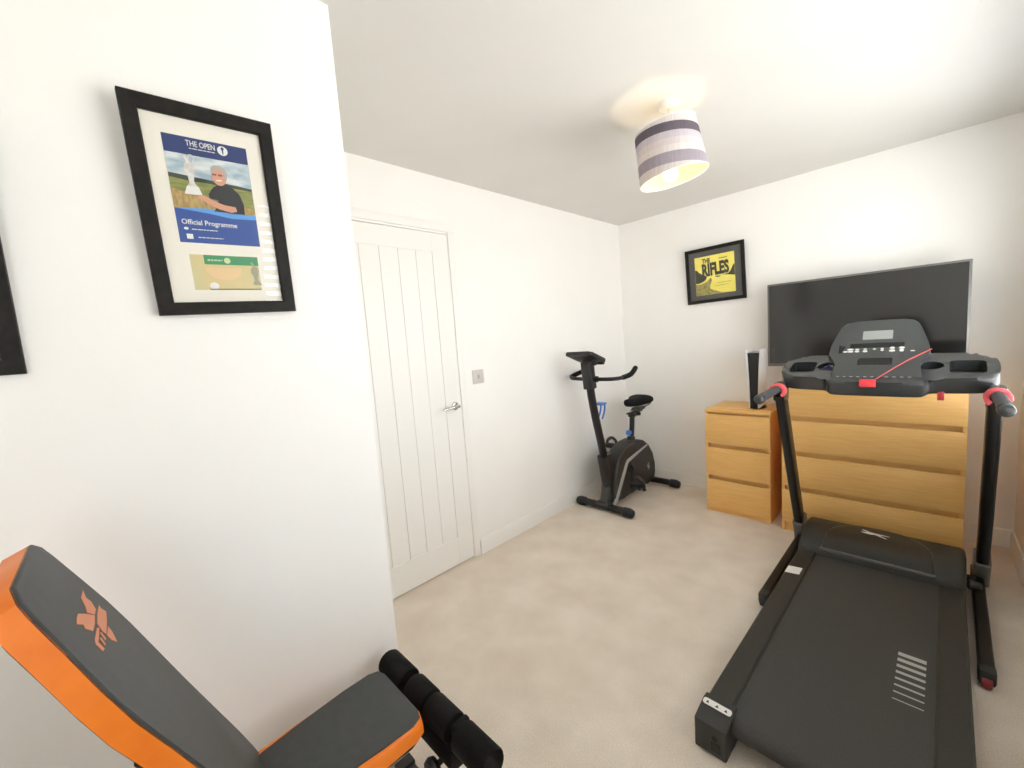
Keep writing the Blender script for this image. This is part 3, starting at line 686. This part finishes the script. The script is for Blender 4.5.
# motor hood
HP = [(1.392, .066), (1.392, .128), (1.400, .146), (1.430, .166), (1.49, .190), (1.57, .206), (1.65, .210), (1.72, .202), (1.752, .185), (1.765, .15), (1.768, .05)]
def hz(y):
    for (a, b), (c, d) in zip(HP[1:], HP[2:]):
        if a <= y <= c: return b + (d - b) * (y - a) / (c - a)
    return HP[-1][1]
bm = B(); prism(bm, HP, lambda a, b, h: (h, a - .030 * (h / .32) ** 2 * (1 if a > 1.6 else 0), b), -.322, .322, .020, 3, .020); hood = tob('motor_hood', bm, GREYT, ang=45)
def hoodpanel(f):
    bm = B(); NX, NYs = 32, 10; a0 = .222; y0 = 1.402; hgt = .300
    top = []
    for i in range(NX + 1):
        u = -a0 + 2 * a0 * i / NX; ymax = y0 + hgt * math.sqrt(max(0, 1 - (u / a0) ** 2)) ** .75
        col = []
        for j in range(NYs + 1):
            y = y0 + (ymax - y0) * j / NYs
            edge = min(1, 8 * min((ymax - y), (y - y0) + .004, .02) / .02 / 8 * 3)
            col.append(bm.verts.new((u, y, hz(y) + .001 + .006 * max(0, min(1, edge)))))
        top.append(col)
    for i in range(NX):
        for j in range(NYs): bm.faces.new((top[i][j], top[i + 1][j], top[i + 1][j + 1], top[i][j + 1]))
    bmesh.ops.remove_doubles(bm, verts=bm.verts[:], dist=.0004)
    g = bmesh.ops.extrude_face_region(bm, geom=bm.faces[:])
    for v in [e for e in g['geom'] if isinstance(e, bmesh.types.BMVert)]: v.co.z -= .010
    return bm
hp = tob('hood_panel', hoodpanel(1), mat('smooth charcoal plastic', (.022, .023, .022), .33), hood, ang=50)
bm = B(); tube(bm, [(u, 1.402, hz(1.402) + .001) for u in [-.222 + .444 * k / 20 for k in range(21)]], .009, 10, sx=.9); tob('hood_lip', bm, mat('grey lip plastic', (.085, .085, .08), .4), hood)
fe = lambda a, b, h: (-.010 + a * .058, 1.592 + b * .042, hz(1.592 + b * .042) + .0078 + h)
bm = B()
prism(bm, [(-1, .62), (-.9, .72), (-.35, .30), (.05, .22), (.95, .18), (1.0, .08), (.28, -.02), (.85, -.62), (.72, -.66), (-.02, -.12), (-.35, -.30), (-1, -.14), (-1, 0), (-.55, .14)], fe, 0, .0012); tob('emblem', bm, WPRINT, hood, label='white leaping emblem')
# uprights, base feet
for s in (-1, 1):
    bm = B(); rect_tube(bm, [(s * .380, 1.745, .10), (s * .378, 1.60, .38), (s * .371, 1.27, 1.022)], .044, .080, up=(0, 1, 0), bev=.012); up_ = tob('upright', bm, BLACKM)
    bm = B(); rect_tube(bm, [(s * .378, 1.765, .035), (s * .378, 1.75, .085), (s * .379, 1.715, .165)], .058, .115, up=(0, 1, 0), bev=.012); tob('upright_bracket', bm, mat('grey bracket plastic', (.16, .16, .155), .35))
    bm = B(); rect_tube(bm, [(s * .366, 1.83, .038), (s * .366, 1.4, .038), (s * .364, .945, .038)], .042, .064, bev=.008); ft = tob('base_foot', bm, BLACKM)
    bm = B(); b2(bm, (s * .364 - .024, .905, .010), (s * .364 + .024, .965, .070), .012); tob('foot_cap', bm, GREYT, ft)
    bm = B(); lathe(bm, [(0, -.014), (.020, -.013), (.022, 0), (.020, .013), (0, .014)], (s * .364, .914, .0225), 'X', 20); tob('foot_wheel', bm, mat('dark red wheel', (.22, .012, .02), .4) if s > 0 else BLACKP, ft, label='dark red foot wheel' if s > 0 else None)
    bm = B(); tube(bm, [(s * .30, 1.66, .07), (s * .36, 1.66, .07)], .014, 12); tob('pivot_bolt', bm, BLACKM)
bm = B(); tube(bm, [(.334, 1.47, .125), (.362, 1.47, .125)], [.024, .020], 16, round_ends=True); tube(bm, [(.310, 1.47, .115), (.340, 1.47, .125)], .010, 10); tob('fold_knob', bm, BLACKP)
# handlebar console
ko = Vector((0, 1.29, 1.105)); kv = Vector((0, .947, .322)).normalized(); kw = Vector((0, -.322, .947)).normalized()
kf = lambda a, b, h: ko + Vector((a, 0, 0)) + kv * b + kw * h
def outline():
    o = []
    R = [(.0, -.050), (.145, -.047), (.175, -.030), (.200, -.004), (.30, .004), (.352, .016), (.382, .052), (.390, .115), (.386, .19), (.368, .238), (.325, .268), (.26, .276), (.0, .276)]
    sp = [(p.x, p.y) for p in spline([(a, b, 0) for a, b in R], 3)]
    return [(-a, b) for a, b in sp[::-1][1:-1]][::-1] if False else sp + [(-a, b) for a, b in sp[::-1][1:-1]]
bm = B(); prism(bm, outline(), kf, -.082, 0, .020, 4, .022)
con = tob('console_tray', bm, GREYP)
cut = []
def cutter(o, h0, h1, taper=0):
    bm = B(); prism(bm, o, kf, h0, h1); return tob('cutter', bm, GREYP)
for s in (-1, 1):
    cut.append(cutter(rrect(*(sorted((s * .243, s * .352))), .055, .190, .022), -.052, .03))
    cut.append(cutter(circ(s * .186 - .004, .128, .045), -.070, .03))
for c in cut: c.parent = T
boolean(con, cut)
for s in (-1, 1):
    bm = B(); pts = [kf(s * .186 - .004 + .046 * math.cos(2 * PI * k / 32), .128 + .046 * math.sin(2 * PI * k / 32), .0005) for k in range(33)]
    tube(bm, pts, .0035, 8); tob('cup_holder_rim', bm, GREYP, con)
    bm = B(); prism(bm, circ(s * .186 - .004, .128, .0445), kf, -.071, -.066); tob('cup_holder_base', bm, DARKGLOSS, con)
# display panel
po = Vector((0, 1.287, 1.094)); pd = Vector((0, .59, .807)).normalized(); pn = Vector((0, -pd.z, pd.y))
pf = lambda a, b, h: po + Vector((a, 0, 0)) + pd * b + pn * h
half = [(.170, -.012), (.150, .05), (.146, .09), (.158, .115), (.184, .138), (.178, .19), (.166, .235), (.150, .29), (.140, .315), (.122, .332), (.09, .338), (.0, .340)]
bm = B(); prism(bm, half + [(-a, b) for a, b in half[::-1][1:]], pf, -.05, 0, .006, 3); dp = tob('display_panel', bm, mat('grey display moulding', (.058, .063, .063), .45))
bm = B(); prism(bm, rrect(-.056, .054, .226, .276, .004), pf, -.001, .0015); tob('lcd_screen', bm, LCD, dp, label='pale grey display window')
bm = B(); prism(bm, rrect(-.100, .096, .180, .204, .003), pf, -.001, .002); prism(bm, [(-.143, .150), (-.130, .150), (-.128, .165), (-.118, .188), (-.143, .196)], pf, -.001, .002); tob('device_slot', bm, DARKGLOSS, dp)
bm = B(); prism(bm, [(-.066, .082), (.058, .082), (.058, .119), (-.058, .119), (-.066, .108)], pf, -.001, .002); tob('lower_slot', bm, DARKGLOSS, dp)
def btn(x, y, rx, ry):
    bm = B(); prism(bm, circ(x, y, rx, ry, 16), pf, -.001, .003, .0006, 1); tob('button', bm, WPRINT, dp)
for x, y, rx, ry in ((-.117, .158, .009, .004), (-.098, .170, .013, .0045), (-.097, .158, .011, .0045), (-.072, .170, .008, .0035), (-.072, .159, .009, .005), (-.042, .171, .007, .0025), (-.042, .159, .009, .0055), (-.008, .170, .006, .0035), (.020, .172, .006, .0025), (.020, .163, .006, .004), (.055, .174, .009, .006), (.055, .159, .011, .006), (.088, .174, .010, .006), (.088, .160, .008, .007), (.125, .156, .008, .0022)):
    btn(x, y, rx, ry)
for i in range(11):
    x = -.135 + i * .0255
    if i == 6: continue
    bm = B(); prism(bm, rrect(x - .006, x + .006, .008 if i % 2 else .004, .018, .002, 2), pf, -.001, .0012); tob('printed_mark', bm, GPRINT, dp)
# safety key with its cord
bm = B(); b2(bm, (-.046, -.004, -.030), (.012, .014, .006), .003, 2, Matrix.Translation(po + Vector((0, -.060, .004))) @ Matrix.Rotation(math.radians(-12), 4, 'X')); key = tob('safety_key', bm, RED, con, label='red safety key')
bm = B(); a = po + Vector((.012, -.045, .010)); b = pf(.186, .160, .006); mid = (a + b) / 2 + pn * .012
tube(bm, spline([a, mid, b], 8), .0022, 8); tob('safety_cord', bm, CORDM, con, label='red cord')
bm = B(); b2(bm, (.208, 1.31, 1.005), (.230, 1.325, 1.045), .003); tob('cord_clip', bm, mat('shaded red plastic', (.45, .02, .03), .4), con, label='red clip')  # clip colour is darkened to carry the shade under the tray
# grips and collars
for s in (-1, 1):
    x = s * .376
    bm = B(); tube(bm, [(x, 1.25, 1.045), (x + s * .002, 1.10, 1.042), (x + s * .003, .945, 1.036)], .0205, 18); tob('hand_grip', bm, GRIPM)
    bm = B(); tube(bm, [(x + s * .003, .955, 1.036), (x + s * .003, .93, 1.035)], [.0235, .0225], 18, round_ends=True); tob('grip_end', bm, GREYP)
    bm = B(); rect_tube(bm, [(x + .031 * math.cos(a), 1.235, 1.036 + .031 * math.sin(a)) for a in [math.radians(-35 + 250 * k / 24) for k in range(25)]], .046, .016, up=(0, 1, 0), bev=.005) if False else rect_tube(bm, [(x - s * .031 * math.cos(a), 1.235, 1.036 + .031 * math.sin(a)) for a in [math.radians(-50 + 245 * k / 24) for k in range(25)]], .016, .046, up=(0, 1, 0), bev=.005); tob('grip_collar', bm, PINK, label='pinkish red collar')
    bm = B(); b2(bm, (x - .028, 1.255, .975), (x + .028, 1.345, 1.075), .012); tob('console_joint', bm, GREYP)
# small item left in the cup holder
t2 = thing('crumpled_wrapper', 'small dark blue crumpled item in the left cup holder of the treadmill', 'wrapper', M=MT @ Matrix.Translation(kf(-.190, .128, -.0655)))
bm = B(); bmesh.ops.create_icosphere(bm, subdivisions=3, radius=.036)
for v in bm.verts:
    n = math.sin(v.co.x * 190 + 1) * math.sin(v.co.y * 160 + 2) * .008 + math.sin(v.co.z * 210) * .004
    v.co = v.co * (1 + n / .036); v.co.z = v.co.z * .9 + .031
o = obj('wrapper', bm, NAVYP, t2, ang=25)
bm = B(); prism(bm, [(-.018, -.008), (.012, -.012), (.016, .006), (-.014, .010)], lambda a, b, h: (a, b, .060 + h + a * .2), 0, .003); obj('printed_label', bm, WPRINT, t2)

# ------------------------------------------------------------------ weight bench beside the partition
BC = 1.098
W = thing('weight_bench', 'black and orange weight bench with a raised backrest beside the near left wall', 'weight bench', (BC, -3.25, 0))
def wob(name, bm, m, parent=None, **k): return obj(name, bm, m, parent or W, True, **k)
def pad(outl, fn, t_side, t_top, m_side, m_top, names, parent=None):
    n = len(outl)
    bm = B(); prism(bm, outl, fn, -t_side, 0); s = None
    top = B(); prism(top, outl, fn, -.002, t_top, t_top * .95, 4)
    po_ = wob(names[0], top, m_top, parent)
    wob(names[1], bm, m_side, po_, label='orange edge')
    return po_
def sm(o, n=4):
    q = [Vector((a, b, 0)) for a, b in o]; q = q + q[:1]
    out = []
    N_ = len(o)
    for i in range(N_):
        p0, p1, p2, p3 = [Vector((*o[(i + k) % N_], 0)) for k in (-1, 0, 1, 2)]
        for k in range(n):
            t_ = k / n
            out.append(.5 * ((2 * p1) + (p2 - p0) * t_ + (2 * p0 - 5 * p1 + 4 * p2 - p3) * t_ ** 2 + (3 * p1 - p0 - 3 * p2 + p3) * t_ ** 3))
    return [(v.x, v.y) for v in out]
th = math.radians(67); so = Vector((1.110, -3.446, .464)); sv = Vector((0, -math.cos(th), math.sin(th))); sn = Vector((0, math.sin(th), math.cos(th)))
bf = lambda a, b, h: so + Vector((a, 0, 0)) + sv * b + sn * h
hw = [(.095, -.012), (.122, -.004), (.134, .03), (.140, .08), (.142, .18), (.146, .28), (.156, .37), (.168, .45), (.162, .52), (.146, .594), (.134, .66), (.124, .685), (.098, .702)]
ol = hw + [(-a, b) for a, b in hw[::-1]]
bk = pad(ol, bf, .034, .004, ORANGE, LEATHER, ('backrest', 'backrest_edge'))
bm = B(); prism(bm, [(a * .88, .02 + b * .93) for a, b in ol], bf, -.041, -.033); wob('back_board', bm, BLACKM)
# winged print on the backrest
E0 = lambda a, b, h: bf(a, b, .0042 + h)
SHP = [[(-0.0991, 0.5838), (-0.0788, 0.5747), (-0.0827, 0.5619), (-0.0677, 0.5499), (-0.0417, 0.5524), (-0.0217, 0.5703), (-0.0396, 0.5743), (-0.059, 0.5862)],
       [(0.0128, 0.589), (-0.0103, 0.5743), (-0.0392, 0.5523), (-0.007, 0.5514), (0.0271, 0.5548), (0.0417, 0.5715), (0.0345, 0.5762), (0.0513, 0.5891), (0.0322, 0.5905)],
       [(-0.1002, 0.5424), (-0.0939, 0.5372), (-0.101, 0.5236), (-0.0669, 0.5218), (-0.0077, 0.5234), (-0.0043, 0.5328), (-0.0158, 0.5454), (-0.0575, 0.5458)],
       [(-0.0451, 0.5185), (-0.0385, 0.5087), (-0.0163, 0.496), (-0.0035, 0.5107), (-0.0051, 0.5218)],
       [(0.0032, 0.5465), (-0.0078, 0.5406), (0.0216, 0.5409), (0.0487, 0.5425), (0.0511, 0.5277), (0.0652, 0.532), (0.0625, 0.5479), (0.0475, 0.5498)],
       [(0.0091, 0.5388), (0.0025, 0.5358), (0.0099, 0.524), (0.0194, 0.5258)],
       [(0.0305, 0.539), (0.0219, 0.5361), (0.0318, 0.5248), (0.0398, 0.5275)]]
bm = B()
for s_ in SHP: prism(bm, s_, E0, 0, .0008)
emb = wob('emblem', bm, ORPRINT, bk, label='faded orange winged emblem')
# seat
sw = [(.078, -3.478), (.088, -3.465), (.094, -3.44), (.106, -3.36), (.118, -3.24), (.122, -3.165), (.112, -3.140), (.088, -3.132)]
sl = [(a + BC, b) for a, b in sw] + [(BC - a, b) for a, b in sw[::-1]]
so2 = [(a + BC, b) for a, b in ((.110, -3.482), (.120, -3.468), (.126, -3.44), (.128, -3.36), (.128, -3.24), (.127, -3.160), (.116, -3.136), (.09, -3.128))]
so2 = so2 + [(2 * BC - a, b) for a, b in so2[::-1]]
top = B(); prism(top, sl, lambda a, b, h: (a, b, .477 + h), -.003, .004, .0038, 4); se = wob('seat', top, LEATHER)
bm = B(); n_ = len(sl)
loops = [[bm.verts.new((a, b, .4775)) for a, b in sl], [bm.verts.new((a * .3 + c * .7, b * .3 + e * .7, .470)) for (a, b), (c, e) in zip(sl, so2)], [bm.verts.new((a, b, .455)) for a, b in so2], [bm.verts.new((a, b, .438)) for a, b in so2], [bm.verts.new((BC + (a - BC) * .93, b, .430)) for a, b in so2]]
for A_, B_ in zip(loops, loops[1:]):
    for k in range(n_): bm.faces.new((A_[k], A_[(k + 1) % n_], B_[(k + 1) % n_], B_[k]))
bm.faces.new(loops[0]); bm.faces.new(loops[-1][::-1]); wob('seat_edge', bm, ORANGE, se, label='orange edge')
bm = B(); prism(bm, [(BC + (a - BC) * .9, b - .003) for a, b in sl], XY, .412, .431); wob('seat_board', bm, BLACKM)
# frame
bm = B(); rect_tube(bm, [(BC, -3.93, .052), (BC, -3.60, .26), (BC, -3.38, .37), (BC, -3.10, .37)], .05, .05, bev=.008)
rect_tube(bm, [(BC, -3.30, .36), (BC, -3.16, .20), (BC, -3.06, .050)], .05, .05, up=(0, 1, 0), bev=.008); b2(bm, (BC - .03, -3.42, .345), (BC + .03, -3.2, .414), .005)
wob('main_frame', bm, BLACKM)
for nm, y, hl in (('front_foot', -3.055, .20), ('rear_foot', -3.94, .22)):
    bm = B(); rect_tube(bm, [(BC - hl + .01, y, .027), (BC + hl, y, .027)], .05, .05, bev=.008); ff = wob(nm, bm, BLACKM)
    for s in (-1, 1):
        bm = B(); x = BC + s * (hl - (.0 if s > 0 else .01)); b2(bm, (x - .02, y - .029, 0), (x + .02, y + .029, .058), .006); wob('rubber_foot', bm, BLACKP, ff)
bm = B(); rect_tube(bm, [bf(0, .03, -.065), bf(0, .30, -.065)], .04, .04, up=(0, 1, 0), bev=.006); wob('back_support', bm, BLACKM)
bm = B(); tube(bm, [bf(0, .27, -.08), (BC, -3.72, .185)], .014, 12); wob('back_strut', bm, BLACKM)
# leg rollers
RY, RZ = -3.064, .412
bm = B(); tube(bm, [(.895, RY, RZ), (1.385, RY, RZ)], .011, 14); wob('roller_rod', bm, CHROME)
def roller(x0, x1, r, y=RY, z=RZ):
    bm = B(); tube(bm, [(x0 + .004, y, z), (x0 + .008, y, z), (x1 - .008, y, z), (x1 - .004, y, z)], [r * .94, r, r, r * .94], 24, round_ends=False)
    return wob('foam_roller', bm, FOAM, label='black foam leg roller')
roller(.892, 1.022, .038); roller(1.042, 1.136, .038); roller(1.140, 1.246, .037); roller(1.270, 1.394, .038)
bm = B(); rect_tube(bm, [(BC, -3.14, .37), (BC, -3.05, .375)], .05, .05, bev=.008); b2(bm, (1.04, -3.10, .325), (1.270, -3.03, .385), .01); b2(bm, (1.247, -3.08, .335), (1.268, -3.03, .436), .006); wob('roller_bracket', bm, mat('matt black steel', (.006, .006, .006), .65, 0, .2))
bm = B(); lathe(bm, [(0, -.012), (.024, -.011), (.028, 0), (.024, .011), (0, .012)], (1.225, -3.128, .335), 'Y', 20); tube(bm, [(1.225, -3.12, .335), (1.225, -3.06, .345)], .008, 10); wob('adjuster_knob', bm, BLACKP)

# ------------------------------------------------------------------ light, world, camera
w = bpy.data.worlds.new('World'); SC.world = w; w.use_nodes = True
nt = w.node_tree; N = nt.nodes; L = nt.links; bg = N['Background']
tc = N.new('ShaderNodeTexCoord'); sp = N.new('ShaderNodeSeparateXYZ'); L.new(tc.outputs['Generated'], sp.inputs[0])
r = N.new('ShaderNodeValToRGB'); mr = N.new('ShaderNodeMapRange'); mr.inputs['From Min'].default_value = -.3; mr.inputs['From Max'].default_value = .5
L.new(sp.outputs['Z'], mr.inputs['Value']); L.new(mr.outputs['Result'], r.inputs['Fac'])
r.color_ramp.elements[0].color = (.62, .61, .58, 1); r.color_ramp.elements[0].position = .3
r.color_ramp.elements[1].color = (.90, .95, 1.0, 1); r.color_ramp.elements[1].position = .48
L.new(r.outputs['Color'], bg.inputs['Color']); bg.inputs['Strength'].default_value = 15.0

cam = bpy.data.cameras.new('camera'); co = bpy.data.objects.new('camera', cam); COL.objects.link(co)
cam.sensor_width = 36; cam.sensor_fit = 'HORIZONTAL'; cam.lens = 412.8528745893261 / 1024 * 36
cam.clip_start = .02
RR = [[0.7030221039066777, 0.7074266388451405, -0.07285239921166342], [0.021959542866369607, -0.12398545326400445, -0.9920410202486687], [-0.7108288822886478, 0.6958269598335398, -0.10269927980801512]]
right = Vector(RR[0]); upv = -Vector(RR[1]); back = -Vector(RR[2])
co.matrix_world = Matrix(((right.x, upv.x, back.x, 2.088364791322514), (right.y, upv.y, back.y, -3.5933070915960212), (right.z, upv.z, back.z, 1.3964372440040689), (0, 0, 0, 1)))
SC.camera = co

SC.view_settings.view_transform = 'Standard'; SC.view_settings.look = 'None'
SC.view_settings.gamma = 1; SC.view_settings.use_curve_mapping = False
SC.view_settings.exposure = -0.22
SC.cycles.use_denoising = True
SC.cycles.max_bounces = 14; SC.cycles.diffuse_bounces = 12; SC.cycles.glossy_bounces = 4; SC.cycles.transparent_max_bounces = 16
SC.cycles.sample_clamp_indirect = 8
for o in bpy.data.objects:
    if '_w' in o: del o['_w']
